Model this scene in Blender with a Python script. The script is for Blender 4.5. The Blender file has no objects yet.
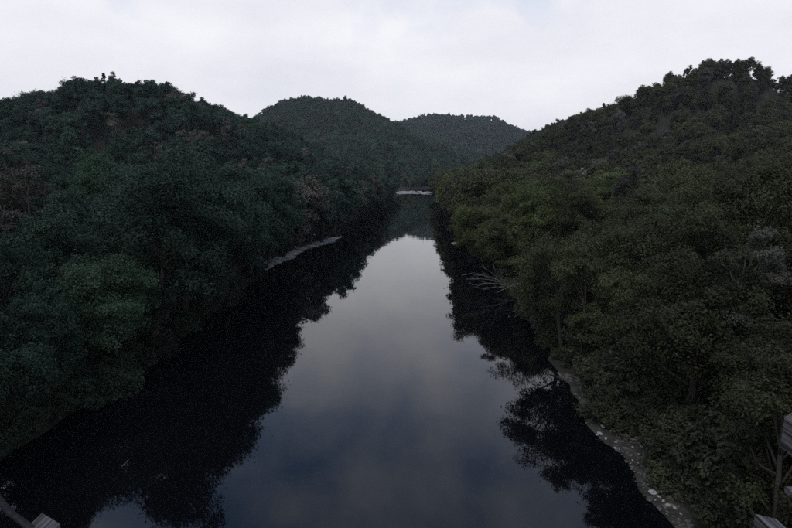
import bpy, math, random
import numpy as np
from mathutils import Vector, Matrix

random.seed(7)
rng = np.random.default_rng(7)
SC = bpy.context.scene
COL = SC.collection
R = math.radians

# ------------------------------------------------------------------ camera
CAM_H = 15.0
PITCH = 10.1
LENS = 23.45
cd = bpy.data.cameras.new('camera')
cam = bpy.data.objects.new('camera', cd)
COL.objects.link(cam)
cd.lens = LENS
cd.sensor_width = 36.0
cd.clip_start = 0.05
cd.clip_end = 8000
cam.location = (0, 0, CAM_H)
cam.rotation_euler = (R(90 - PITCH), 0, 0)
SC.camera = cam

# ------------------------------------------------------------------ sky
SUN_EL, SUN_AZ = 58.0, 205.0          # high, veiled by cloud, behind the viewer
w = bpy.data.worlds.new('World')
SC.world = w
w.use_nodes = True
nt = w.node_tree
nt.nodes.clear()
N = nt.nodes.new
out = N('ShaderNodeOutputWorld')
bg = N('ShaderNodeBackground')
bg.inputs['Strength'].default_value = 0.15
sky = N('ShaderNodeTexSky')
sky.sky_type = 'NISHITA'
sky.sun_disc = False
sky.ozone_density = 4.0
sky.dust_density = 0.4
sky.sun_elevation = R(SUN_EL)
sky.sun_rotation = R(SUN_AZ)
tc = N('ShaderNodeTexCoord')
mp = N('ShaderNodeMapping')
mp.inputs['Scale'].default_value = (2.2, 2.2, 5.5)
mp.inputs['Rotation'].default_value = (0.0, R(8), R(20))
nz = N('ShaderNodeTexNoise')
nz.inputs['Scale'].default_value = 1.7
nz.inputs['Detail'].default_value = 6
nz.inputs['Roughness'].default_value = 0.55
rp = N('ShaderNodeValToRGB')
rp.color_ramp.elements[0].position = 0.28
rp.color_ramp.elements[0].color = (0.81, 0.82, 0.89, 1)
rp.color_ramp.elements[1].position = 0.66
rp.color_ramp.elements[1].color = (0.955, 0.955, 1.0, 1)
up = N('ShaderNodeVectorMath'); up.operation = 'SCALE'; up.inputs[3].default_value = 6.7
mx = N('ShaderNodeMixRGB')
sep = N('ShaderNodeSeparateXYZ')                    # the cloud is thinner overhead
thin = N('ShaderNodeMapRange'); thin.inputs['From Min'].default_value = 0.23; thin.inputs['From Max'].default_value = 0.52
thin.inputs['To Min'].default_value = 1.24; thin.inputs['To Max'].default_value = 0.22
gap = N('ShaderNodeTexNoise'); gap.inputs['Scale'].default_value = 5.5; gap.inputs['Detail'].default_value = 4
gmul = N('ShaderNodeMapRange'); gmul.inputs['From Min'].default_value = 0.35; gmul.inputs['From Max'].default_value = 0.65
gmul.inputs['To Min'].default_value = -0.27; gmul.inputs['To Max'].default_value = 0.25
gadd = N('ShaderNodeMath'); gadd.operation = 'ADD'; gadd.use_clamp = True
L = nt.links.new
L(tc.outputs['Generated'], sep.inputs[0]); L(sep.outputs['Z'], thin.inputs['Value']); L(thin.outputs[0], gadd.inputs[0])
L(tc.outputs['Generated'], gap.inputs['Vector']); L(gap.outputs['Fac'], gmul.inputs['Value']); L(gmul.outputs[0], gadd.inputs[1]); L(gadd.outputs[0], mx.inputs[0])
L(tc.outputs['Generated'], mp.inputs['Vector']); L(mp.outputs['Vector'], nz.inputs['Vector'])
L(nz.outputs['Fac'], rp.inputs['Fac']); L(rp.outputs['Color'], up.inputs[0])
L(sky.outputs['Color'], mx.inputs[1]); L(up.outputs[0], mx.inputs[2])
L(mx.outputs['Color'], bg.inputs['Color']); L(bg.outputs['Background'], out.inputs['Surface'])

sl = bpy.data.lights.new('sun', 'SUN')
sl.energy = 1.3
sl.angle = R(25)
sl.color = (1.0, 0.97, 0.93)
sun = bpy.data.objects.new('sun', sl)
COL.objects.link(sun)
sun.rotation_euler = (R(90 - SUN_EL), 0, R(180 - SUN_AZ))

SC.view_settings.view_transform = 'Standard'
SC.view_settings.look = 'None'
SC.view_settings.exposure = 0.0
SC.view_settings.gamma = 1.0
SC.view_settings.use_curve_mapping = False
SC.render.engine = 'CYCLES'
SC.cycles.use_denoising = False
SC.cycles.max_bounces = 6
SC.cycles.diffuse_bounces = 3
SC.cycles.glossy_bounces = 3
SC.cycles.transmission_bounces = 3
SC.cycles.volume_bounces = 0
SC.cycles.sample_clamp_indirect = 1.0

# ------------------------------------------------------------------ helpers
FPX = LENS / 36.0 * 792.0
CP, SP = math.cos(R(PITCH)), math.sin(R(PITCH))


def at(px, py, z=0.0):
    """where the sight line through a pixel of the 792 x 528 photograph meets the height z"""
    u, v = (px - 396) / FPX, (py - 264) / FPX
    f, d = CP - v * SP, SP + v * CP
    t = (CAM_H - z) / d
    return Vector((u * t, f * t, z))


def at_y(px, py, y):
    u, v = (px - 396) / FPX, (py - 264) / FPX
    f, d = CP - v * SP, SP + v * CP
    t = y / f
    return Vector((u * t, y, CAM_H - d * t))


def project(P):
    P = np.asarray(P, float)
    x, y, dz = P[..., 0], P[..., 1], P[..., 2] - CAM_H
    depth = y * CP - dz * SP
    vert = y * SP + dz * CP
    dd = np.maximum(depth, 1e-3)
    return 396 + FPX * x / dd, 264 - FPX * vert / dd, depth


def mesh_np(name, V, F, mats=(), smooth=False, attr=None):
    """V (n,3); F (m,k) of equal sized faces, or a list of such arrays"""
    V = np.asarray(V, np.float32)
    if not isinstance(F, list):
        F = [F]
    me = bpy.data.meshes.new(name)
    me.vertices.add(len(V))
    me.vertices.foreach_set('co', V.ravel())
    loops = np.concatenate([np.asarray(f, np.int32).ravel() for f in F])
    sizes = np.concatenate([np.full(len(f), np.asarray(f).shape[1], np.int32) for f in F])
    starts = np.concatenate([[0], np.cumsum(sizes)[:-1]]).astype(np.int32)
    me.loops.add(len(loops))
    me.loops.foreach_set('vertex_index', loops)
    me.polygons.add(len(sizes))
    me.polygons.foreach_set('loop_start', starts)
    me.update(calc_edges=True)
    me.polygons.foreach_set('use_smooth', np.full(len(sizes), smooth, bool))
    for m in mats:
        me.materials.append(m)
    if attr is not None:
        a = me.attributes.new('leaf_shade', 'FLOAT', 'POINT')
        a.data.foreach_set('value', np.asarray(attr, np.float32))
    me.validate()
    return me


class MB:
    """collects simple shapes into one mesh"""
    def __init__(self):
        self.V, self.Q, self.T, self.n = [], [], [], 0

    def add(self, V, quads=(), tris=()):
        self.V.append(np.asarray(V, float))
        if len(quads): self.Q.append(np.asarray(quads, int) + self.n)
        if len(tris): self.T.append(np.asarray(tris, int) + self.n)
        self.n += len(V)

    def tube(self, pts, radii, sides=6, cap=True):
        pts = np.asarray(pts, float)
        n = len(pts)
        tan = np.gradient(pts, axis=0)
        tan /= np.linalg.norm(tan, axis=1)[:, None] + 1e-9
        ref = np.array([0.31, 0.22, 0.92]) if abs(tan[0][2]) < 0.8 else np.array([0.93, 0.3, 0.1])
        V = []
        for i in range(n):
            a = np.cross(tan[i], ref); a /= np.linalg.norm(a) + 1e-9
            b = np.cross(tan[i], a)
            for k in range(sides):
                t = 2 * math.pi * k / sides
                V.append(pts[i] + radii[i] * (math.cos(t) * a + math.sin(t) * b))
        Q = [[i * sides + k, i * sides + (k + 1) % sides, (i + 1) * sides + (k + 1) % sides, (i + 1) * sides + k]
             for i in range(n - 1) for k in range(sides)]
        T = []
        if cap:
            V.append(pts[-1]); V.append(pts[0])
            e, s = n * sides, n * sides + 1
            T = [[(n - 1) * sides + k, (n - 1) * sides + (k + 1) % sides, e] for k in range(sides)]
            T += [[(k + 1) % sides, k, s] for k in range(sides)]
        self.add(V, Q, T)

    def box(self, c, s, rot=None, jitter=0.0, bev=0.0):
        c, h = np.asarray(c, float), np.asarray(s, float) / 2
        sg = np.array([[-1, -1, -1], [1, -1, -1], [1, 1, -1], [-1, 1, -1], [-1, -1, 1], [1, -1, 1], [1, 1, 1], [-1, 1, 1]], float)
        V = sg * h
        if jitter:
            V = V + rng.normal(0, jitter, V.shape)
        if rot is not None:
            V = V @ np.array(rot.to_3x3()).T
        self.add(V + c, [[0, 3, 2, 1], [4, 5, 6, 7], [0, 1, 5, 4], [1, 2, 6, 5], [2, 3, 7, 6], [3, 0, 4, 7]])

    def mesh(self, name, mat, smooth=False):
        F = []
        if self.Q: F.append(np.concatenate(self.Q))
        if self.T: F.append(np.concatenate(self.T))
        return mesh_np(name, np.concatenate(self.V), F, (mat,), smooth)

    def build(self, name, mat, parent=None, smooth=False):
        return link(name, self.mesh(name, mat, smooth), parent)


def link(name, me, parent=None):
    o = bpy.data.objects.new(name, me)
    COL.objects.link(o)
    if parent is not None:
        o.parent = parent
    return o


def tag(o, label=None, cat=None, group=None, kind=None):
    if label: o['label'] = label
    if cat: o['category'] = cat
    if group: o['group'] = group
    if kind: o['kind'] = kind
    return o


def empty(name, loc=(0, 0, 0), rot=(0, 0, 0), sc=1.0):
    o = bpy.data.objects.new(name, None)
    COL.objects.link(o)
    o.location = loc
    o.rotation_euler = rot
    o.scale = (sc, sc, sc)
    o.empty_display_size = 0.5
    return o


def smooth(t):
    t = np.clip(t, 0, 1)
    return t * t * (3 - 2 * t)


class VNoise:
    """value noise on a lattice, for terrain and boulders"""
    def __init__(self, seed):
        self.g = np.random.default_rng(seed).uniform(-1, 1, (64, 64))

    def __call__(self, x, y):
        xi, yi = np.floor(x).astype(int), np.floor(y).astype(int)
        fx, fy = smooth(x - xi), smooth(y - yi)
        g = self.g
        a = g[xi % 64, yi % 64]; b = g[(xi + 1) % 64, yi % 64]
        c = g[xi % 64, (yi + 1) % 64]; d = g[(xi + 1) % 64, (yi + 1) % 64]
        return (a * (1 - fx) + b * fx) * (1 - fy) + (c * (1 - fx) + d * fx) * fy


VN = VNoise(3)

# ------------------------------------------------------------------ materials
MATS = {}


def principled(name, col, rough=0.8, spec=0.3):
    m = bpy.data.materials.new(name)
    m.use_nodes = True
    b = m.node_tree.nodes['Principled BSDF']
    b.inputs['Base Color'].default_value = (*col, 1)
    b.inputs['Roughness'].default_value = rough
    b.inputs['Specular IOR Level'].default_value = spec
    MATS[name] = m
    return m, b


def noise_mat(name, c1, c2, scale, rough=0.9, spec=0.2, detail=5, stretch=None, bump=0.0, bscale=None, p=(0.35, 0.65), c3=None):
    m, b = principled(name, c1, rough, spec)
    t = m.node_tree
    co = t.nodes.new('ShaderNodeTexCoord')
    mpn = t.nodes.new('ShaderNodeMapping')
    if stretch: mpn.inputs['Scale'].default_value = stretch
    n = t.nodes.new('ShaderNodeTexNoise')
    n.inputs['Scale'].default_value = scale
    n.inputs['Detail'].default_value = detail
    r = t.nodes.new('ShaderNodeValToRGB')
    e = r.color_ramp.elements
    e[0].position, e[0].color = p[0], (*c1, 1)
    e[1].position, e[1].color = p[1], (*c2, 1)
    if c3:
        k = e.new(min(0.99, p[1] + 0.15)); k.color = (*c3, 1)
    t.links.new(co.outputs['Object'], mpn.inputs['Vector'])
    t.links.new(mpn.outputs['Vector'], n.inputs['Vector'])
    t.links.new(n.outputs['Fac'], r.inputs['Fac'])
    t.links.new(r.outputs['Color'], b.inputs['Base Color'])
    if bump:
        n2 = t.nodes.new('ShaderNodeTexNoise')
        n2.inputs['Scale'].default_value = bscale or scale * 3
        n2.inputs['Detail'].default_value = 4
        bp = t.nodes.new('ShaderNodeBump')
        bp.inputs['Strength'].default_value = 1.0
        bp.inputs['Distance'].default_value = bump
        t.links.new(mpn.outputs['Vector'], n2.inputs['Vector'])
        t.links.new(n2.outputs['Fac'], bp.inputs['Height'])
        t.links.new(bp.outputs['Normal'], b.inputs['Normal'])
    return m


M_GROUND = noise_mat('forest_floor', (0.020, 0.018, 0.013), (0.026, 0.030, 0.017), 0.35, bump=0.12, bscale=1.5)
M_GRAVEL = noise_mat('gravel_bed', (0.018, 0.016, 0.013), (0.055, 0.049, 0.042), 0.9, bump=0.05, bscale=9, detail=8)
M_PALEGRAVEL = noise_mat('pale_gravel', (0.10, 0.10, 0.09), (0.36, 0.355, 0.33), 0.45, bump=0.05, bscale=6, detail=8)
M_STONE = noise_mat('river_stone', (0.05, 0.046, 0.040), (0.13, 0.12, 0.11), 3.0, bump=0.01, bscale=14)
M_PALESTONE = noise_mat('pale_limestone', (0.16, 0.155, 0.145), (0.40, 0.39, 0.37), 4.0, bump=0.01, bscale=16)
M_BARK = noise_mat('bark', (0.035, 0.030, 0.025), (0.075, 0.068, 0.058), 3.0, stretch=(1, 1, 0.15), bump=0.02, bscale=8)
M_DRIFT = noise_mat('bleached_driftwood', (0.06, 0.055, 0.05), (0.17, 0.16, 0.15), 2.0, stretch=(0.3, 2, 2), bump=0.008, bscale=10)
M_WOOD = noise_mat('weathered_timber', (0.020, 0.020, 0.020), (0.115, 0.115, 0.115), 30.0, stretch=(1.0, 0.05, 1.0), bump=0.004, bscale=20, p=(0.42, 0.60), detail=3)
M_WOODZ = noise_mat('weathered_post', (0.09, 0.09, 0.095), (0.30, 0.30, 0.32), 9.0, stretch=(1.0, 1.0, 0.08), bump=0.004, bscale=20, p=(0.42, 0.60), detail=3)
M_CABLE = noise_mat('old_cable', (0.005, 0.005, 0.007), (0.016, 0.016, 0.020), 40, rough=0.7, spec=0.2)
M_STEEL = noise_mat('galvanised_steel', (0.04, 0.038, 0.036), (0.10, 0.098, 0.095), 40, rough=0.7, spec=0.5)


def leaf_mat(name):
    m = bpy.data.materials.new(name)
    m.use_nodes = True
    t = m.node_tree
    b = t.nodes['Principled BSDF']
    b.inputs['Roughness'].default_value = 0.62
    b.inputs['Specular IOR Level'].default_value = 0.16
    ti = t.nodes.new('ShaderNodeAttribute'); ti.attribute_type = 'INSTANCER'; ti.attribute_name = 'tint'
    sh = t.nodes.new('ShaderNodeAttribute'); sh.attribute_type = 'GEOMETRY'; sh.attribute_name = 'leaf_shade'
    vm = t.nodes.new('ShaderNodeVectorMath'); vm.operation = 'SCALE'
    t.links.new(ti.outputs['Color'], vm.inputs[0])
    t.links.new(sh.outputs['Fac'], vm.inputs[3])
    t.links.new(vm.outputs[0], b.inputs['Base Color'])
    tr = t.nodes.new('ShaderNodeBsdfTranslucent')
    t.links.new(vm.outputs[0], tr.inputs['Color'])
    ms = t.nodes.new('ShaderNodeMixShader'); ms.inputs[0].default_value = 0.15
    t.links.new(b.outputs[0], ms.inputs[1]); t.links.new(tr.outputs[0], ms.inputs[2])
    t.links.new(ms.outputs[0], t.nodes['Material Output'].inputs['Surface'])
    return m


M_LEAF = leaf_mat('leaves')

# water: dark, slow, nearly still
M_WATER, wb = principled('river_water', (0.0022, 0.0027, 0.0038), 0.02, 0.5)
wb.inputs['IOR'].default_value = 1.5
t = M_WATER.node_tree
co = t.nodes.new('ShaderNodeTexCoord')
n1 = t.nodes.new('ShaderNodeTexNoise'); n1.inputs['Scale'].default_value = 0.22; n1.inputs['Detail'].default_value = 3
n2 = t.nodes.new('ShaderNodeTexNoise'); n2.inputs['Scale'].default_value = 2.2; n2.inputs['Detail'].default_value = 2
ad = t.nodes.new('ShaderNodeMath'); ad.operation = 'MULTIPLY_ADD'; ad.inputs[1].default_value = 0.10
bp = t.nodes.new('ShaderNodeBump'); bp.inputs['Strength'].default_value = 1.0; bp.inputs['Distance'].default_value = 0.008
t.links.new(co.outputs['Object'], n1.inputs['Vector']); t.links.new(co.outputs['Object'], n2.inputs['Vector'])
t.links.new(n2.outputs['Fac'], ad.inputs[0]); t.links.new(n1.outputs['Fac'], ad.inputs[2])
t.links.new(ad.outputs[0], bp.inputs['Height']); t.links.new(bp.outputs['Normal'], wb.inputs['Normal'])

# ------------------------------------------------------------------ terrain
YL = np.array([-400, -40, 0, 20, 41, 60, 75, 92, 112, 135, 180, 240, 320, 400, 430, 470, 540, 620, 720, 900, 3000], float)
XL = np.array([-24, -23, -22, -20.5, -19.0, -19.5, -20.0, -19.0, -14.5, -12.0, -10.0, -7, -1.5, -1, 2, 18, 60, 130, 240, 470, 3000], float)
YR = np.array([-400, -40, 0, 20, 36, 52, 70, 90, 115, 140, 180, 240, 320, 400, 430, 470, 540, 620, 720, 900, 3000], float)
XR = np.array([15, 14, 13.2, 12.6, 12.4, 13.0, 14.4, 15.2, 16.0, 17.0, 19, 22, 26, 30, 36, 54, 100, 170, 285, 520, 3060], float)


def wob(y, k):
    return (0.7 * VN(y / 4.3 + k, y * 0 + k) + 0.35 * VN(y / 1.6 + k, y * 0 + 3 + k)) * np.clip((260 - y) / 60, 0, 1)


def xl(y): y = np.asarray(y, float); return np.interp(y, YL, XL) + wob(y, 11)
def xr(y): y = np.asarray(y, float); return np.interp(y, YR, XR) + wob(y, 23)


RLY = np.array([-400, -60, 20, 70, 100, 129, 134, 148, 171, 193, 226, 260, 350, 430, 520, 640, 900, 4000], float)
RLZ = np.array([8, 8, 9, 9, 9.5, 9, 11, 21.5, 36, 36.0, 34.0, 36, 37, 30, 20, 12, 6, 2], float)
RRY = np.array([-400, -60, 60, 120, 170, 205, 223, 240, 276, 305, 360, 436, 555, 620, 700, 900, 4000], float)
RRZ = np.array([14, 15, 17, 18, 19, 22, 33, 54, 49.5, 44.5, 48, 49.5, 47, 30, 14, 6, 2], float)


def height(x, y):
    x, y = np.asarray(x, float), np.asarray(y, float)
    lx, rx = xl(y), xr(y)
    dl, dr = lx - x, x - rx
    nz_ = VN(x / 23.0 + 7, y / 23.0) * 2.2 + VN(x / 9.0, y / 9.0 + 5) * 0.7 + VN(x / 61.0 + 3, y / 61.0) * 3.5
    # left valley side
    wl = np.maximum(lx + 95.0, 60.0)
    tl = np.clip(dl, 0, None) / wl
    pl = np.where(tl < 1, smooth(tl) * 0.55 + tl * 0.45, np.maximum(0.1, 1 - 0.9 * smooth((tl - 1) / 1.0)))
    zl = np.interp(y, RLY, RLZ) * pl
    wr = np.maximum(150.0 - rx, 70.0)
    tr_ = np.clip(dr, 0, None) / wr
    pr = np.where(tr_ < 1, smooth(tr_) * 0.5 + tr_ * 0.5, np.maximum(0.1, 1 - 0.9 * smooth((tr_ - 1) / 0.65)))
    zr = np.interp(y, RRY, RRZ) * pr
    z = np.where(dl > 0, zl, np.where(dr > 0, zr, 0.0))
    d = np.maximum(dl, dr)
    # hills at the head of the reach
    hm = 103 * np.exp(-0.5 * (((x + 105) / np.where(x < -105, 125, 118)) ** 2 + ((y - 820) / 140) ** 2))
    hf = 134 * np.exp(-0.5 * (((x - 125) / np.where(x > 125, 250, 185)) ** 2 + ((y - 1300) / 170) ** 2))
    roll = smooth((y - 520) / 100) * (VN(x / 75.0 + 1, y / 95.0 + 2) * 8 + VN(x / 34.0, y / 40.0 + 9) * 3)
    hg = 90 * np.exp(-0.5 * (((x + 520) / 220) ** 2 + ((y - 1500) / 260) ** 2))
    z = z + (hm + hf + hg + roll) * smooth((d - 6) / 110)
    far = smooth(d / 60.0)
    z = z + nz_ * far
    z = z + 1.1 * smooth(d / 5.0)
    bed = -0.25 - 2.4 * smooth(-d / 7.0)
    # shallow at the riffle
    rif = np.exp(-((y - 385) / 40.0) ** 2)
    bed = bed * (1 - 0.93 * rif)
    return np.where(d > 0, z, np.where(d > -0.6, bed * (-d / 0.6), bed))


def axis(parts):
    a = [np.arange(p, q, s, dtype=float) for p, q, s in parts]
    return np.concatenate(a + [np.array([parts[-1][1]], float)])


gx = axis([(-3000, -600, 200), (-600, -160, 20), (-160, -40, 4), (-40, 50, 1.25), (50, 260, 5), (260, 800, 30), (800, 3000, 220)])
gy = axis([(-400, -40, 30), (-40, 160, 2.0), (160, 480, 5), (480, 1500, 15), (1500, 5000, 175)])
GX, GY = np.meshgrid(gx, gy)
GZ = height(GX, GY)
nx, ny = len(gx), len(gy)
ii = np.arange(nx * ny).reshape(ny, nx)
quads = np.stack([ii[:-1, :-1], ii[:-1, 1:], ii[1:, 1:], ii[1:, :-1]], -1).reshape(-1, 4)
terr = link('terrain', mesh_np('terrain', np.stack([GX, GY, GZ], -1).reshape(-1, 3), quads, (M_GROUND,), True))
tag(terr, 'wooded valley sides and hills rising from both banks of the river', kind='structure')

# water sheet
mb = MB()
wy = axis([(-400, 0, 100), (0, 500, 25), (500, 1000, 60)])
V, Q = [], []
for y in wy:
    V += [(float(xl(y)) - 4, y, 0), (float(xr(y)) + 4, y, 0)]
for i in range(len(wy) - 1):
    Q.append([2 * i, 2 * i + 1, 2 * i + 3, 2 * i + 2])
mb.add(V, Q)
river = mb.build('river', M_WATER)
tag(river, 'dark still river mirroring the pale sky and the trees', kind='structure')


# ------------------------------------------------------------------ gravel strips (sheets lying on the bank)
def strip(name, side, y0, y1, w_in, w_out, mat, label, n=60, bump=0.10):
    ys = np.linspace(y0, y1, n)
    V, k = [], 9
    for i, y in enumerate(ys):
        e = math.sin(math.pi * i / (n - 1)) ** 0.6
        b = float(xl(y)) if side < 0 else float(xr(y))
        wob = 0.5 * float(VN(y / 2.3, 9.0)) + 0.35 * float(VN(y / 0.9, 4.0))
        for j in range(k):
            s = j / (k - 1)
            dd = -w_in * e * (1 - s) + (w_out * e + wob) * s
            x = b - dd if side < 0 else b + dd
            z = float(height(x, y))
            top = max(z, -0.28 + 0.34 * s) + bump * math.sin(math.pi * min(1, s + 0.15)) * (1 if 0 < i < n - 1 else 0)
            V.append((x, y, top + 0.02 if 0 < j < k - 1 else z - 0.1))
    Q = []
    for i in range(n - 1):
        for j in range(k - 1):
            a = i * k + j
            q = [a, a + 1, a + k + 1, a + k]
            Q.append(q if side > 0 else q[::-1])
    o = link(name, mesh_np(name, V, np.array(Q), (mat,), True))
    return tag(o, label, kind='structure')


strip('gravel_bank', 1, 15, 37, 0.8, 1.7, M_GRAVEL, 'brown gravel bank under the trees on the right shore', 90)
strip('gravel_bar', -1, 78, 122, 1.2, 2.6, M_PALEGRAVEL, 'pale narrow gravel bar along the left shore', 60)
strip('gravel_spit', 1, 118, 150, 0.9, 1.8, M_GRAVEL, 'small gravel patch at the bend of the right shore', 40)

# gravel riffle at the head of the pool
V, Q = [], []
nxr, nyr = 46, 14
for j in range(nyr):
    for i in range(nxr):
        s, q = i / (nxr - 1), j / (nyr - 1)
        y = 356 + 62 * q + 7 * math.sin(s * 5.0)
        x = float(xl(y)) - 3 + s * (float(xr(y)) - float(xl(y)) + 4)
        edge = min(1, 6 * q, 6 * (1 - q)) * min(1, 5 * s, 5 * (1 - s))
        n_ = float(VN(x / 3.1, y / 7.0 + 2)) * 0.5 + float(VN(x / 1.3, y / 2.0)) * 0.2
        V.append((x, y, -0.35 + edge * (0.52 + n_ * 1.25)))
for j in range(nyr - 1):
    for i in range(nxr - 1):
        a = j * nxr + i
        Q.append([a, a + 1, a + nxr + 1, a + nxr])
rf = link('gravel_riffle', mesh_np('gravel_riffle', V, np.array(Q), (M_PALEGRAVEL,), True))
tag(rf, 'pale gravel shoal across the far end of the river', kind='structure')


# ------------------------------------------------------------------ stones
def stone_mesh(name, seed, mat, flat=0.6, sub=2):
    import bmesh
    bm = bmesh.new()
    bmesh.ops.create_icosphere(bm, subdivisions=sub, radius=1.0)
    r = np.random.default_rng(seed)
    cuts = [(Vector(r.normal(size=3)).normalized(), r.uniform(0.55, 0.9)) for _ in range(7)]
    for v in bm.verts:
        for nrm, dd in cuts:
            k = v.co.dot(nrm)
            if k > dd:
                v.co -= nrm * (k - dd) * 0.85
        v.co *= 1 + r.uniform(-0.04, 0.04)
        v.co.z *= flat
        v.co.x *= 1.25
    me = bpy.data.meshes.new(name)
    bm.to_mesh(me); bm.free()
    me.materials.append(mat)
    return me


ST_PALE = [stone_mesh('stone', 20 + k, M_PALESTONE) for k in range(4)]
ST_DULL = [stone_mesh('stone', 40 + k, M_STONE) for k in range(3)]
ORD = ['first', 'second', 'third', 'fourth', 'fifth', 'sixth', 'seventh', 'eighth', 'ninth', 'tenth', 'eleventh', 'twelfth', 'thirteenth',
       'fourteenth', 'fifteenth', 'sixteenth', 'seventeenth', 'eighteenth', 'nineteenth']
TENS = ['', '', 'twenty', 'thirty', 'forty', 'fifty', 'sixty', 'seventy', 'eighty', 'ninety']
TENO = ['', '', 'twentieth', 'thirtieth', 'fortieth', 'fiftieth', 'sixtieth', 'seventieth', 'eightieth', 'ninetieth']


def ordinal(n):
    if n < 20: return ORD[n - 1]
    return TENO[n // 10] if n % 10 == 0 else TENS[n // 10] + '-' + ORD[n % 10 - 1]


# (pixel x, pixel y, radius m) of the pale stones one can pick out on the brown gravel bank
PALE = [(581, 414, .13), (592, 411, .17), (611, 413, .15), (603, 425, .20), (600, 434, .22), (606, 437, .14), (616, 441, .12), (628, 420, .13),
        (615, 452, .11), (649, 483, .11), (653, 491, .24), (659, 495, .13), (664, 499, .12), (668, 503, .15), (675, 506, .12), (681, 512, .12), (655, 499, .10), (597, 438, .12)]
PALE.sort(key=lambda p: -p[1])
for k, (px, py, r_) in enumerate(PALE):
    p = at(px, py, 0.2)
    z = float(height(p.x, p.y))
    p = at(px, py, z + 0.22)
    o = link('stone', ST_PALE[k % 4])
    z = max(float(height(p.x, p.y)), 0.0)
    o.location = (p.x, p.y, z + 0.10 + r_ * 0.25)
    r_ *= 0.7; o.scale = (r_, r_, r_)
    o.rotation_euler = (random.uniform(-.3, .3), random.uniform(-.3, .3), random.uniform(0, 6))
    tag(o, f'pale stone on the brown gravel bank, {ordinal(k + 1)} counting up from the bottom of the picture', 'stone', 'pale stones on the right gravel bank')
# the lone pale rocks at the far waterlines
for (px, py, r_, lab) in [(358, 213, .95, 'lone pale rock at the left waterline below the far hill'),
                          (462, 232, .8, 'pale flat rock at the right waterline beyond the fallen tree'),
                          (455, 243, .5, 'small pale rock in the shallows just upstream of the fallen tree')]:
    p = at(px, py, 0.1)
    o = link('rock', ST_PALE[2])
    o.location = (p.x, p.y, r_ * 0.12)
    o.scale = (r_ * 1.3, r_, r_ * .7)
    tag(o, lab, 'rock')


# loose gravel, too small to count
def gravel(name, label, side, y0, y1, n, a, b, rmin, rmax, mat):
    base = stone_mesh('pebble_base', 77, mat, 0.6, 1)
    bv = np.array([v.co[:] for v in base.vertices]); bf = np.array([p.vertices[:] for p in base.polygons])
    Vs, Fs, c = [], [], 0
    for k in range(n):
        y = random.uniform(y0, y1)
        e = max(0.0, math.sin(math.pi * (y - y0) / (y1 - y0))) ** 0.5
        dd = random.uniform(-a * e, b * e)
        if VN(np.array(y / 1.7), np.array(dd / 0.8)) < random.uniform(-0.6, 0.35): continue
        x = float(xl(y)) - dd if side < 0 else float(xr(y)) + dd
        r_ = rmin + (rmax - rmin) * random.random() ** 3
        th = random.uniform(0, 6.28)
        cc, ss = math.cos(th), math.sin(th)
        rot = np.array([[cc, -ss, 0], [ss, cc, 0], [0, 0, 1]])
        z = max(float(height(x, y)), -0.02) + 0.11
        Vs.append(bv * r_ * np.array([1, random.uniform(.7, 1), random.uniform(.6, 1)]) @ rot.T + [x, y, z])
        Fs.append(bf + c); c += len(bv)
    bpy.data.meshes.remove(base)
    o = link(name, mesh_np(name, np.concatenate(Vs), np.concatenate(Fs), (mat,), False))
    tag(o, label, 'gravel', kind='stuff')


gravel('gravel', 'loose brown and grey cobbles scattered over the gravel bank', 1, 15, 37, 2400, .4, 2.4, .03, .16, M_STONE)
gravel('gravel', 'small pale pebbles sprinkled over the brown gravel bank', 1, 15.5, 36, 200, .2, 1.9, .025, .10, M_PALESTONE)
gravel('gravel', 'loose pale cobbles on the narrow gravel bar', -1, 79, 121, 1500, .5, 2.4, .05, .25, M_PALESTONE)


# ------------------------------------------------------------------ tree prototypes
def unit(v):
    return v / (np.linalg.norm(v, axis=-1, keepdims=True) + 1e-9)


def leaves_mesh(name, C, Nn, size, shade, r):
    n = len(C)
    rv = unit(r.normal(size=(n, 3)))
    a = unit(np.cross(Nn, rv)); b = np.cross(Nn, a)
    s = size * r.uniform(0.6, 1.35, n)[:, None]
    V = np.empty((n, 4, 3))
    V[:, 0] = C - a * s
    V[:, 1] = C + b * s * 0.55 + Nn * s * 0.12
    V[:, 2] = C + a * s - Nn * s * 0.15
    V[:, 3] = C - b * s * 0.55 + Nn * s * 0.12
    F = np.arange(n * 4).reshape(n, 4)
    return mesh_np(name, V.reshape(-1, 3), F, (M_LEAF,), False, np.repeat(shade, 4))


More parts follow.
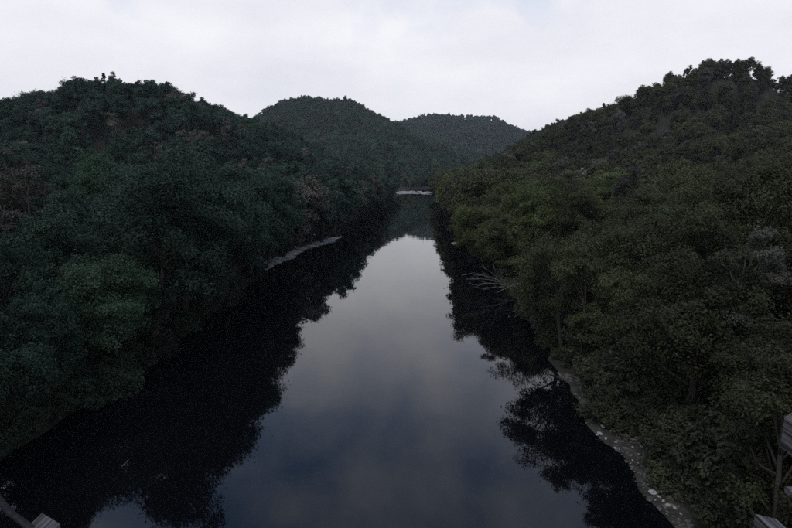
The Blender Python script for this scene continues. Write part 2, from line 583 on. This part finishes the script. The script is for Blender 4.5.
def make_tree(kind, seed, nleaf, lsize):
    """unit of 12 m height; returns trunk mesh and crown mesh"""
    r = np.random.default_rng(seed)
    H = 12.0
    tb = MB()
    bend = r.normal(0, 0.5, 2)
    ctr, rad, flat = [], [], []
    def axis_pt(t): return np.array([bend[0] * t * t, bend[1] * t * t, t * H])
    if kind == 'broad':
        RX = r.uniform(3.3, 4.3); zc = r.uniform(0.56, 0.63) * H; RZ = 0.40 * H
        n = int(r.integers(26, 36))
        for k in range(n):
            d = unit(r.normal(size=3) + np.array([0, 0, 0.25]))
            q = r.uniform(0.50, 0.92)
            p = axis_pt(0.6) * [1, 1, 0] + np.array([d[0] * RX * q, d[1] * RX * q, zc + d[2] * RZ * q])
            ctr.append(p); rad.append(r.uniform(0.85, 1.75)); flat.append(r.uniform(0.55, 0.85))
        top = 0.72
    elif kind == 'tall':
        RX = r.uniform(2.2, 2.7); zc = 0.58 * H; RZ = 0.43 * H
        for k in range(24):
            d = unit(r.normal(size=3) + np.array([0, 0, 0.2])); q = r.uniform(0.5, 0.95)
            p = axis_pt(0.6) * [1, 1, 0] + np.array([d[0] * RX * q, d[1] * RX * q, zc + d[2] * RZ * q])
            ctr.append(p); rad.append(r.uniform(0.7, 1.3)); flat.append(r.uniform(0.6, 0.95))
        top = 0.8
    elif kind == 'cedar':
        for k in range(34):
            t = r.uniform(0.16, 0.98); th = r.uniform(0, 6.28)
            rr = 2.3 * (1 - t) ** 0.75 * r.uniform(0.4, 1.0)
            ctr.append(axis_pt(t) + np.array([math.cos(th) * rr, math.sin(th) * rr, 0])); rad.append(0.35 + 0.9 * (1 - t)); flat.append(0.7)
        top = 0.97
    elif kind == 'sparse':
        RX = 3.2; zc = 0.66 * H; RZ = 0.36 * H
        for k in range(17):
            d = unit(r.normal(size=3) + np.array([0, 0, 0.4])); q = r.uniform(0.55, 1.0)
            p = axis_pt(0.6) * [1, 1, 0] + np.array([d[0] * RX * q, d[1] * RX * q, zc + d[2] * RZ * q])
            ctr.append(p); rad.append(r.uniform(0.5, 1.0)); flat.append(r.uniform(0.6, 0.9))
        top = 0.85
    elif kind == 'shrub':     # about 12 units high too, scaled down when placed
        for k in range(30):
            d = unit(r.normal(size=3) + np.array([0, 0, 0.5])); d[2] = abs(d[2]); q = r.uniform(0.45, 1.0)
            ctr.append(np.array([d[0] * 7.0 * q, d[1] * 7.0 * q, 1.0 + d[2] * 9.0 * q])); rad.append(r.uniform(1.6, 3.0)); flat.append(0.75)
        top = 0.5
    ctr, rad, flat = np.array(ctr), np.array(rad), np.array(flat)
    # trunk and limbs
    ts = np.linspace(0, top, 8)
    r0 = 0.26 if kind != 'shrub' else 0.35
    P = np.array([axis_pt(t) for t in ts]); P[0, 2] -= 0.6
    tb.tube(P, [r0 * (1.25 if i == 0 else 1) * (1 - 0.88 * t / top) for i, t in enumerate(ts)], 7)
    if kind == 'cedar': lim = r.permutation(len(ctr))[:8]
    else: lim = r.permutation(len(ctr))[:16 if kind != 'sparse' else len(ctr)]
    for k in lim:
        e = ctr[k]; t0 = np.clip((e[2] / H) * r.uniform(0.45, 0.8), 0.10, top * 0.95)
        s = axis_pt(t0)
        mid = (s + e) / 2 + np.array([0, 0, 0.10 * np.linalg.norm(e - s)]) * (-1 if r.random() < .3 else 1) + r.normal(0, .15, 3)
        q1 = (s + mid) / 2 + r.normal(0, .08, 3); q3 = (mid + e) / 2 + r.normal(0, .1, 3)
        rr = 0.11 * (1 - 0.6 * t0)
        tb.tube([s, q1, mid, q3, e], [rr, rr * .8, rr * .6, rr * .4, rr * .15], 5)
        for _ in range(3 if kind in ('sparse', 'broad') else 1):
            s2 = mid + (e - mid) * r.uniform(0, .8); e2 = s2 + unit(r.normal(size=3) + [0, 0, .5]) * r.uniform(.8, 1.6)
            tb.tube([s2, (s2 + e2) / 2 + r.normal(0, .08, 3), e2], [rr * .4, rr * .25, rr * .08], 4)
    trunk = tb.mesh('trunk', M_BARK, True)
    # leaves
    wgt = rad ** 2; idx = r.choice(len(ctr), nleaf, p=wgt / wgt.sum())
    # each clump is itself broken into sprays
    nsp = 11
    spd = unit(r.normal(size=(len(ctr), nsp, 3)) + np.array([0, 0, .25])) * r.uniform(.55, 1.05, (len(ctr), nsp, 1))
    sp = spd[idx, r.integers(0, nsp, nleaf)]
    d = unit(r.normal(size=(nleaf, 3)))
    q = r.random(nleaf) ** 0.45 * 0.52
    q = np.where(r.random(nleaf) < 0.07, q * 1.9, q)
    off = sp + d * q[:, None]
    C = ctr[idx] + off * rad[idx][:, None] * np.stack([np.ones(nleaf), np.ones(nleaf), flat[idx]], -1)
    Nn = unit(unit(off) * 0.55 + r.normal(size=(nleaf, 3)) * 0.5 + np.array([0, 0, 0.45]))
    clump = r.normal(1.0, 0.13, len(ctr))[idx]
    shade = clump * r.uniform(0.7, 1.3, nleaf)
    C[:, 2] = np.maximum(C[:, 2], 0.15)
    crown = leaves_mesh('crown', C, Nn, lsize, shade, r)
    return trunk, crown


KINDS = ['broad', 'broad', 'broad', 'broad', 'tall', 'tall', 'cedar', 'sparse']
NV = len(KINDS)
PROTO = []
for lod, (nl, ls) in enumerate([(42000, 0.088), (8500, 0.20)]):
    for k, kd in enumerate(KINDS):
        f = {'broad': 1.0, 'tall': .7, 'cedar': .8, 'sparse': .32}[kd]
        PROTO.append(make_tree(kd, 100 + k, int(nl * f), ls * (0.8 if kd == 'cedar' else 1)))
SHRUB = [make_tree('shrub', 300 + k, 9500, 0.40) for k in range(3)]
CROWN_R = {'broad': 4.6, 'tall': 3.2, 'cedar': 2.2, 'sparse': 3.6}

# ------------------------------------------------------------------ where the trees stand
cand = []   # x, y, H, kind index, side


def sow(x0, x1, y0, y1, sp, fn):
    for y in np.arange(y0, y1, sp):
        for x in np.arange(x0, x1, sp):
            fn(x + rng.uniform(-.48, .48) * sp, y + rng.uniform(-.48, .48) * sp)


def pick_kind(ridge=False):
    p = np.array([.19, .19, .19, .19, .07, .06, .06, .05])
    if ridge: p = np.array([.13, .13, .13, .13, .14, .12, .12, .10])
    return int(rng.choice(NV, p=p / p.sum()))


def side_of(x, y):
    d1, d2 = xl(y) - x, x - xr(y)
    return (-1, float(d1)) if d1 > d2 else (1, float(d2))


def plant(x, y):
    s, d = side_of(x, y)
    if d < 2.6: return
    if s > 0 and 16 < y < 42 and d < 4.2: return
    if y < 9 and abs(x) < 40: return
    z = float(height(x, y))
    H = rng.uniform(9.0, 13.5) * (0.92 if d > 40 else 1.05)
    if y > 520: H *= rng.uniform(0.95, 1.4)
    if s > 0 and y < 60 and d < 14: H *= 0.88
    if s < 0 and y < 40 and d < 12: H *= 0.78
    ridge = (s < 0 and -112 < x < -80) or (s > 0 and 132 < x < 168)
    if ridge: H *= 0.86
    cand.append((x, y, z, H, pick_kind(ridge), s, d))


sow(-190, -10, 2, 520, 6.0, plant)
sow(10, 270, 2, 640, 6.2, plant)
sow(-420, 420, 520, 900, 6.8, lambda x, y: plant(x, y) if not (10 < x < 270 and y < 640 and side_of(x, y)[0] > 0) and not (-190 < x < -10 and y < 520) else None)
sow(-420, 640, 900, 1390, 9.5, plant)
sow(-112, -82, 110, 420, 6.0, plant)
sow(138, 166, 190, 600, 6.0, plant)


# a closed row right at the water: crowns lean out over the river
def waterline(side, y0, y1, step, hmin, hmax):
    y = y0
    while y < y1:
        b = float(xl(y)) if side < 0 else float(xr(y))
        off = random.uniform(0.9, 2.6)
        if side > 0 and 17 < y < 40: off += 1.7
        x = b - off if side < 0 else b + off
        cand.append((x, y, float(height(x, y)), random.uniform(hmin, hmax), int(rng.choice([0, 1, 2, 3, 4])), side, off))
        y += step * random.uniform(.75, 1.3)


waterline(-1, 10, 32, 4.6, 7.5, 9.5)
waterline(-1, 41, 60, 4.6, 14, 17)
waterline(-1, 60, 80, 5.0, 14, 16.5)
waterline(-1, 80, 112, 5.0, 12, 15)
waterline(-1, 120, 345, 6.5, 11, 15)
waterline(1, 12, 58, 4.8, 8.0, 11.5)
waterline(1, 58, 100, 5.2, 9, 12.5)
waterline(1, 100, 345, 6.0, 12, 17)
BRIGHT = at_y(118, 300, 36.0)
for dx, yy, hh in ((0.6, 33.0, 5.0), (-2.6, 32.0, 6.0), (1.2, 38.6, 6.4)):      # lower growth at the foot of the bright tree
    cand.append((BRIGHT.x + dx, yy, float(height(BRIGHT.x + dx, yy)), hh, 2, -1, 4.6))
SPECIAL = len(cand)
cand.append((BRIGHT.x - 0.5, 36.0, float(height(BRIGHT.x - .5, 36.0)), 9.8, 1, -1, 1.5))      # the bright spreading crown by the left shore
cand.append((17.0, 76.0, float(height(17.0, 76.0)), 12.5, 0, 1, 2.0))                          # leans far out beside the fallen tree
cand.append((20.5, 67.0, float(height(20.5, 67.0)), 11.0, 2, 1, 2.6))
cand.append((24.5, 47.0, float(height(24.5, 47.0)), 10.5, 3, 1, 10))                           # the greener crown on the right
CA = np.array([c[:5] for c in cand], float)
keep = np.ones(len(cand), bool)
# room round the bright tree
dd = np.hypot(CA[:, 0] - CA[SPECIAL, 0], CA[:, 1] - CA[SPECIAL, 1]); keep &= ~((dd < 3.2) & (np.arange(len(cand)) != SPECIAL))
FALLEN = at(530, 280, 1.5)
keep &= ~((CA[:, 0] > 0) & (CA[:, 0] < FALLEN.x + 5.0) & (CA[:, 1] > FALLEN.y - 17) & (CA[:, 1] < FALLEN.y + 2.5))
u_, v_, dep = project(np.stack([CA[:, 0], CA[:, 1], CA[:, 2] + 0.6 * CA[:, 3]], -1))
mrg = 90 + 6 * FPX / np.maximum(dep, 1)
keep &= (dep > 3) & (u_ > -mrg) & (u_ < 792 + mrg)
cand = [c for c, k in zip(cand, keep) if k]
special0 = int(keep[:SPECIAL].sum())
CA = np.array([c[:5] for c in cand], float)
NT = len(cand)

# colours: cool dark green on the left side, more olive on the right
TINT = np.zeros((NT, 3))
TONE = []
for i, c in enumerate(cand):
    x, y, z, H, k, s, d = c
    g = VN(np.array(x / 40.0), np.array(y / 40.0))
    base = np.array([0.029, 0.053, 0.036]) if s < 0 else np.array([0.048, 0.053, 0.024])
    if y > 430: base = np.array([0.035, 0.062, 0.036])
    if 405 < y < 475 and -14 < x < 50: base = np.array([0.070, 0.098, 0.048])
    f = 1.05 * rng.uniform(0.62, 1.4) * (1 + 0.25 * float(g))
    tone = 'dark green'
    if KINDS[k] == 'cedar':
        base = base * np.array([0.72, 0.80, 0.85]); tone = 'blackish green'
    elif KINDS[k] == 'sparse':
        base = np.array([0.075, 0.072, 0.058]); tone = 'grey-green'
    else:
        q = rng.random()
        if q < 0.06 and y > 80: base = np.array([0.082, 0.076, 0.062]); tone = 'dull grey-brown'
        elif q < 0.20 and y > 60: base = base * np.array([1.25, 1.45, 1.15]); tone = 'lighter green'
        elif s > 0: tone = 'olive green'
        elif f < 0.9: tone = 'deep blue-green'
    TINT[i] = base * f
    TONE.append(tone)
TINT[special0] = (0.044, 0.078, 0.046); TONE[special0] = 'bright green'
TINT[special0 + 3] = (0.055, 0.078, 0.034); TONE[special0 + 3] = 'fresh green'

ROT = np.zeros((NT, 3)); SCL = CA[:, 3] / 12.0
for i, c in enumerate(cand):
    x, y, z, H, k, s, d = c
    lean = R(random.uniform(4, 15)) if d < 3.2 else R(random.uniform(-4, 6))
    if i == special0 + 1: lean = R(34)
    if i == special0 + 2: lean = R(22)
    spin = random.uniform(0, 6.28)
    # spin about the tree's own axis, then lean toward the river
    m = Matrix.Rotation(lean * (1 if s < 0 else -1), 3, 'Y') @ Matrix.Rotation(R(random.uniform(-5, 5)), 3, 'X') @ Matrix.Rotation(spin, 3, 'Z')
    ROT[i] = m.to_euler()
ROT[special0][:2] = 0

# which trees show largest: crowns as ellipses in a coarse depth buffer
W2, H2 = 396, 264
zb = np.full((H2, W2), 1e9); ib = np.full((H2, W2), -1)
ctrz = CA[:, 2] + 0.6 * CA[:, 3]
u_, v_, dep = project(np.stack([CA[:, 0], CA[:, 1], ctrz], -1))
cr = np.array([CROWN_R[KINDS[c[4]]] for c in cand]) * SCL
for i in np.argsort(-dep):
    a, b = cr[i] * FPX / dep[i] / 2, 0.42 * CA[i, 3] * FPX / dep[i] / 2
    cx, cy = u_[i] / 2, v_[i] / 2
    x0, x1, y0, y1 = int(max(0, cx - a)), int(min(W2 - 1, cx + a)), int(max(0, cy - b)), int(min(H2 - 1, cy + b))
    if x1 < x0 or y1 < y0: continue
    yy, xx = np.mgrid[y0:y1 + 1, x0:x1 + 1]
    msk = ((xx - cx) / a) ** 2 + ((yy - cy) / b) ** 2 <= 1
    ib[y0:y1 + 1, x0:x1 + 1][msk] = i
vis = np.bincount(ib[ib >= 0], minlength=NT)
order = np.argsort(-vis)
single = [int(i) for i in order[:296] if vis[i] > 3]
for s_ in range(special0, NT):
    if s_ not in single: single.append(s_)
sset = set(single)

lod = np.where(dep < 85, 0, 1)

# ---- labels: look first, then the row it stands in and its count along that row
topu, topv, _ = project(np.stack([CA[:, 0], CA[:, 1], CA[:, 2] + CA[:, 3]], -1))
sky_top = np.full(W2, H2)
for cx in range(W2):
    r_ = np.where(ib[:, cx] >= 0)[0]
    if len(r_): sky_top[cx] = r_[0]
PHR = {'broad': 'round-crowned tree', 'tall': 'tall narrow-crowned tree', 'cedar': 'pointed cedar', 'sparse': 'thin-leaved tree'}
NAME = {'broad': 'broadleaf_tree', 'tall': 'tall_broadleaf_tree', 'cedar': 'cedar_tree', 'sparse': 'sparse_tree'}
rows = {}
for i in single:
    x, y, z, H, k, s, d = cand[i]
    sd = 'left' if s < 0 else 'right'
    cu = int(min(W2 - 1, max(0, u_[i] / 2)))
    on_sky = topv[i] / 2 < sky_top[cu] + 5
    if i >= special0: continue
    if y > 430: key = ('far', 'sky' if on_sky else 'hill')
    elif d < 5.0: key = (sd, 'water')
    elif on_sky: key = (sd, 'sky')
    else: key = (sd, 'upper' if v_[i] < 165 else 'middle' if v_[i] < 215 else 'lower' if v_[i] < 275 else 'foot')
    rows.setdefault(key, []).append(i)
PLACE = {'water': 'overhanging the {s} waterline, {o} from the footbridge', 'sky': 'on the {s} skyline, {o} from the left',
         'upper': 'on the upper {s} slope, {o} from the left', 'middle': 'halfway up the {s} slope, {o} from the left',
         'lower': 'on the lower {s} slope, {o} from the left', 'foot': 'at the foot of the {s} slope, {o} from the left',
         'hill': 'on the far middle hill, {o} from the left'}
LAB, GRP = {}, {}
for (sd, zone), lst in rows.items():
    lst.sort(key=(lambda i: CA[i, 1]) if zone == 'water' else (lambda i: u_[i]))
    for n_, i in enumerate(lst):
        LAB[i] = f'{TONE[i]} {PHR[KINDS[cand[i][4]]]} ' + PLACE[zone].format(s=sd, o=ordinal(n_ + 1))
        GRP[i] = {'left': 'trees on the left valley side', 'right': 'trees on the right valley side', 'far': 'trees on the far hills'}[sd]
LAB[special0] = 'bright green spreading tree by the left shore, palest crown among the dark trees'
LAB[special0 + 1] = 'tree leaning far out over the water beside the fallen bare tree'
LAB[special0 + 2] = 'tree leaning over the root end of the fallen bare tree'
LAB[special0 + 3] = 'fresh green round tree above the brown gravel bank'
for j in range(4): GRP[special0 + j] = 'trees on the left valley side' if j == 0 else 'trees on the right valley side'

src = {}
for i in single:
    x, y, z, H, k, s, d = cand[i]
    v = k + NV * int(lod[i])
    root = empty(NAME[KINDS[k]], (x, y, z - 0.05), tuple(ROT[i]), float(SCL[i]))
    tag(root, LAB[i], 'tree', GRP[i])
    tk = link('trunk', PROTO[v][0], root)
    cw = link('crown', PROTO[v][1], root)
    cw['tint'] = [float(q) for q in TINT[i]] + [1.0]
    src.setdefault(v, (tk, cw))


# ---- the rest of the wood, one mass
def scatter(name, label, P, ROTS, S, IDX, T, sources):
    me = bpy.data.meshes.new(name)
    me.from_pydata([tuple(p) for p in P], [], [])
    for nm, ty, dat, fld in (('rot', 'FLOAT_VECTOR', ROTS, 'vector'), ('scl', 'FLOAT', S, 'value'), ('idx', 'INT', IDX, 'value')):
        a = me.attributes.new(nm, ty, 'POINT')
        a.data.foreach_set(fld, np.asarray(dat, np.int32 if ty == 'INT' else np.float32).ravel())
    a = me.attributes.new('tint', 'FLOAT_COLOR', 'POINT')
    a.data.foreach_set('color', np.concatenate([T, np.ones((len(T), 1))], 1).astype(np.float32).ravel())
    o = link(name, me)
    g = bpy.data.node_groups.new(name + '_nodes', 'GeometryNodeTree')
    g.interface.new_socket('Geometry', in_out='INPUT', socket_type='NodeSocketGeometry')
    g.interface.new_socket('Geometry', in_out='OUTPUT', socket_type='NodeSocketGeometry')
    gi, go = g.nodes.new('NodeGroupInput'), g.nodes.new('NodeGroupOutput')
    io = g.nodes.new('GeometryNodeInstanceOnPoints')
    io.inputs['Pick Instance'].default_value = True
    jn = g.nodes.new('GeometryNodeJoinGeometry')
    for tk, cw in reversed(sources):     # a join lists its links last first
        j2 = g.nodes.new('GeometryNodeJoinGeometry')
        for ob in (tk, cw):
            oi = g.nodes.new('GeometryNodeObjectInfo')
            oi.transform_space = 'ORIGINAL'
            oi.inputs['Object'].default_value = ob
            g.links.new(oi.outputs['Geometry'], j2.inputs[0])
        gt = g.nodes.new('GeometryNodeGeometryToInstance')
        g.links.new(j2.outputs[0], gt.inputs[0])
        g.links.new(gt.outputs[0], jn.inputs[0])

    def attr(nm, ty):
        n = g.nodes.new('GeometryNodeInputNamedAttribute'); n.data_type = ty
        n.inputs['Name'].default_value = nm
        return n.outputs['Attribute']
    e2r = g.nodes.new('FunctionNodeEulerToRotation')
    g.links.new(attr('rot', 'FLOAT_VECTOR'), e2r.inputs[0])
    g.links.new(gi.outputs[0], io.inputs['Points'])
    g.links.new(jn.outputs[0], io.inputs['Instance'])
    g.links.new(attr('idx', 'INT'), io.inputs['Instance Index'])
    g.links.new(e2r.outputs[0], io.inputs['Rotation'])
    g.links.new(attr('scl', 'FLOAT'), io.inputs['Scale'])
    g.links.new(io.outputs[0], go.inputs[0])
    md = o.modifiers.new('scatter', 'NODES')
    md.node_group = g
    return tag(o, label, kind='stuff')


have = sorted(src)
remap = {v: n_ for n_, v in enumerate(have)}
rest = [i for i in range(NT) if i not in sset]
idx = []
for i in rest:
    v = cand[i][4] + NV * int(lod[i])
    if v not in remap:
        v = next((q for q in have if q % NV == v % NV), have[-1])
    idx.append(remap[v])
scatter('forest', 'dense dark forest covering the hills on both sides of the river', [(CA[i, 0], CA[i, 1], CA[i, 2] - .05) for i in rest],
        ROT[rest], SCL[rest], idx, TINT[rest], [src[v] for v in have])

# ------------------------------------------------------------------ shrubs at the waterline and undergrowth
shr = []
for side in (-1, 1):
    y = 8.0
    while y < 340:
        b = float(xl(y)) if side < 0 else float(xr(y))
        off = random.uniform(0.1, 1.4)
        if side > 0 and 15 < y < 43: off = random.uniform(1.1, 2.8)
        if side < 0 and 80 < y < 120: off = random.uniform(1.8, 3.0)
        x = b + side * off
        shr.append((x, y, float(height(x, y)) - 0.15, random.uniform(1.0, 2.3), side))
        y += random.uniform(1.0, 1.9) * (1 + y / 140)
for _ in range(1300):
    side = random.choice((-1, 1)); y = random.uniform(8, 62)
    b = float(xl(y)) if side < 0 else float(xr(y))
    x = b + side * random.uniform(0.8 if side < 0 or y > 42 else 2.6, 15)
    shr.append((x, y, float(height(x, y)) - 0.1, random.uniform(0.9, 2.0 if side < 0 else 3.4), side))
for _ in range(4500):
    side = random.choice((-1, 1)); y = 8 + 260 * random.random() ** 1.6
    b = float(xl(y)) if side < 0 else float(xr(y))
    x = b + side * random.uniform(3.5, 55)
    shr.append((x, y, float(height(x, y)) - 0.1, random.uniform(0.8, 2.4), side))
SA = np.array(shr)
su, sv, sd_ = project(SA[:, :3])
ok = (sd_ > 3) & (su > -60) & (su < 852)
ok &= ~((SA[:, 0] > 0) & (SA[:, 0] < FALLEN.x + 2.5) & (SA[:, 1] > FALLEN.y - 9) & (SA[:, 1] < FALLEN.y + 1))
SA = SA[ok]; su = su[ok]; sv = sv[ok]
st = np.where(SA[:, 4:5] < 0, np.array([[0.034, 0.052, 0.032]]), np.array([[0.050, 0.056, 0.030]])) * rng.uniform(.55, 1.1, (len(SA), 1))
nwl = int(np.sum(ok[:len(ok) - 5800]))
# those that stand free at the brown gravel bank are single things
front = [i for i in range(nwl) if SA[i, 4] > 0 and 15 < SA[i, 1] < 43]
front.sort(key=lambda i: SA[i, 1])
ssrc = []
for n_, i in enumerate(front):
    root = empty('shrub', SA[i, :3], (0, 0, random.uniform(0, 6.28)), float(SA[i, 3] / 10.0))
    tag(root, f'low leafy shrub edging the brown gravel bank, {ordinal(n_ + 1)} from the footbridge', 'shrub', 'shrubs along the gravel bank')
    a = link('stem', SHRUB[n_ % 3][0], root); c = link('foliage', SHRUB[n_ % 3][1], root)
    c['tint'] = [float(q) for q in st[i]] + [1.0]
    if n_ < 3: ssrc.append((a, c))
rs = [i for i in range(len(SA)) if i not in set(front)]
scatter('undergrowth', 'dark undergrowth and low bushes along both banks', SA[rs][:, :3],
        np.stack([np.zeros(len(rs)), np.zeros(len(rs)), rng.uniform(0, 6.28, len(rs))], -1), SA[rs][:, 3] / 10.0, rng.integers(0, 3, len(rs)), st[rs], ssrc)

# ------------------------------------------------------------------ fallen bare tree on the right shore
root_p = FALLEN
ft = empty('fallen_tree', (root_p.x, root_p.y, 0))
tag(ft, 'bleached bare fallen tree with forked limbs reaching from the right shore over the water', 'fallen tree')


def fp(px, py, y):
    q = at_y(px, py, y)
    return np.array([q.x - root_p.x, q.y - root_p.y, q.z])


Y0 = root_p.y
mb = MB()
mb.tube([fp(536, 278, Y0 + .4), fp(528, 281, Y0), fp(519, 284, Y0 - .4), fp(510, 286.5, Y0 - 1.0)], [.22, .20, .17, .15], 7)
mb.build('trunk', M_DRIFT, ft, True)
fork = fp(510, 286.5, Y0 - 1.0)
limbs = [[(502, 283), (492, 279.5), (480, 278), (466, 278)], [(500, 279), (494, 272), (488, 266), (481, 261)], [(503, 281), (499, 274), (496, 268), (493, 262)],
         [(500, 287.5), (492, 288), (484, 290), (474, 288)], [(505, 290), (501, 293), (496, 296)], [(498, 284), (487, 283), (474, 285), (468, 283)],
         [(494, 276), (482, 273), (471, 271), (462, 273)]]
for k, lm in enumerate(limbs):
    pts = [fork] + [fp(px + random.uniform(-.6, .6), py + random.uniform(-.6, .6), Y0 - 1 - .5 * j + random.uniform(-.7, .7)) for j, (px, py) in enumerate([(a_, 284 + (b_ - 284) * .78) for a_, b_ in lm])]
    n_ = len(pts)
    m2 = MB()
    m2.tube(pts, [.085 * (1 - .78 * j / (n_ - 1)) for j in range(n_)], 6)
    br = m2.build('branch', M_DRIFT, ft, True)
    m3 = MB()
    for _ in range(5):
        j = random.randint(1, n_ - 2)
        s0 = pts[j]; dv = pts[j + 1] - pts[j]
        e0 = s0 + dv * random.uniform(.6, 1.1) + np.array([0, random.uniform(-.6, .6), random.uniform(-.2, .8)])
        m3.tube([s0, (s0 + e0) / 2 + rng.normal(0, .05, 3), e0], [.035, .025, .010], 5)
    tg = m3.build('twig', M_DRIFT, br, True)
    tag(tg, kind='stuff')

# a thin floating stick
a, b = at(121.5, 467, 0.01), at(129, 459.5, 0.01)
mid = (a + b) / 2
fs = MB()
fs.tube([np.array(a - mid), np.array((a - mid) * .3) + [.02, .03, .02], np.array((b - mid) * .4) + [.01, .04, .02], np.array(b - mid)], [.012, .02, .02, .008], 6)
o = fs.build('stick', M_DRIFT, None, True)
o.location = mid
tag(o, 'thin pale stick floating on the black water near the left shore', 'stick')

# ------------------------------------------------------------------ the footbridge the picture is taken from
fb = empty('footbridge', (0, 0, 13.0))
tag(fb, 'weathered timber footbridge showing its beam ends and post at the bottom corners', 'footbridge')
DZ = 13.0 - 13.0
for k in range(8):                       # running boards, just below the frame
    m = MB(); m.box((0, -0.02 + 0.3 * k, -0.18), (64, 0.285, 0.05), jitter=0.002)
    m.build('deck_board', M_WOOD, fb)
for yb in (0.25, 1.9):
    m = MB(); m.box((0, yb, -0.36), (64, 0.14, 0.28)); m.build('stringer', M_WOOD, fb)


def beam(fl, fr, zt, depth, back, mat):
    """a cross beam: its far top edge runs between two sight lines at height zt, its body comes back under the deck"""
    a, b = at(*fl, zt), at(*fr, zt)
    V = []
    for dz in (0.0, -depth):
        V += [(a.x, a.y, zt - 13 + dz), (b.x, b.y, zt - 13 + dz), (b.x, b.y - back, zt - 13 + dz), (a.x, a.y - back, zt - 13 + dz)]
    m = MB(); m.add(V, [[3, 2, 1, 0], [4, 5, 6, 7], [0, 1, 5, 4], [1, 2, 6, 5], [2, 3, 7, 6], [3, 0, 4, 7]])
    return m.build('cross_beam', mat, fb)


beam((42, 513), (60, 524), 13.0, 0.14, 2.6, M_WOOD)
b1 = beam((755, 514), (776, 519), 13.0, 0.13, 2.6, M_WOOD)
b2 = beam((784.5, 417), (800, 408), 13.0, 0.27, 4.0, M_WOOD)
e = at(790, 491, 12.75)
m = MB(); m.tube([(e.x - .02, e.y, e.z - 13.0), (e.x + .2, e.y, e.z - 13.0)], [.03, .03], 8)
m.build('bolt', M_STEEL, fb)
for x in (-9, -6.6, -4.4, 5.5, 7.6, 9.6):
    m = MB(); m.box((x, 1.2, -0.07), (0.12, 2.5, 0.14), jitter=0.003)
    m.build('cross_beam', M_WOOD, fb)
# sagging guy cable at the left-hand corner
pts = [at_y(px, py, yy) for px, py, yy in ((-60, 380, 2.9), (-25, 455, 2.8), (-8, 490, 2.74), (8, 511, 2.7), (26, 525, 2.66), (50, 540, 2.6), (100, 560, 2.4))]
m = MB(); m.tube([(p.x, p.y, p.z - 13.0) for p in pts], [.019] * len(pts), 8)
m.build('cable', M_CABLE, fb, True)
# ------------------------------------------------------------------ the damp evening air
m = MB(); m.box((0, 2300, 97), (6020, 5420, 206))
hz = m.mesh('haze', bpy.data.materials.new('haze_air'))
hm_ = hz.materials[0]; hm_.use_nodes = True
ht = hm_.node_tree; ht.nodes.clear()
ho = ht.nodes.new('ShaderNodeOutputMaterial'); pv = ht.nodes.new('ShaderNodeVolumePrincipled')
pv.inputs['Color'].default_value = (0.86, 0.92, 1.0, 1)
pv.inputs['Density'].default_value = 0.00011
pv.inputs['Anisotropy'].default_value = 0.2
ht.links.new(pv.outputs[0], ho.inputs['Volume'])
tag(link('haze', hz), 'thin evening haze filling the valley', kind='stuff')
print('TREES', NT, 'single', len(single), 'variants', have, 'near', int((lod == 0).sum()))
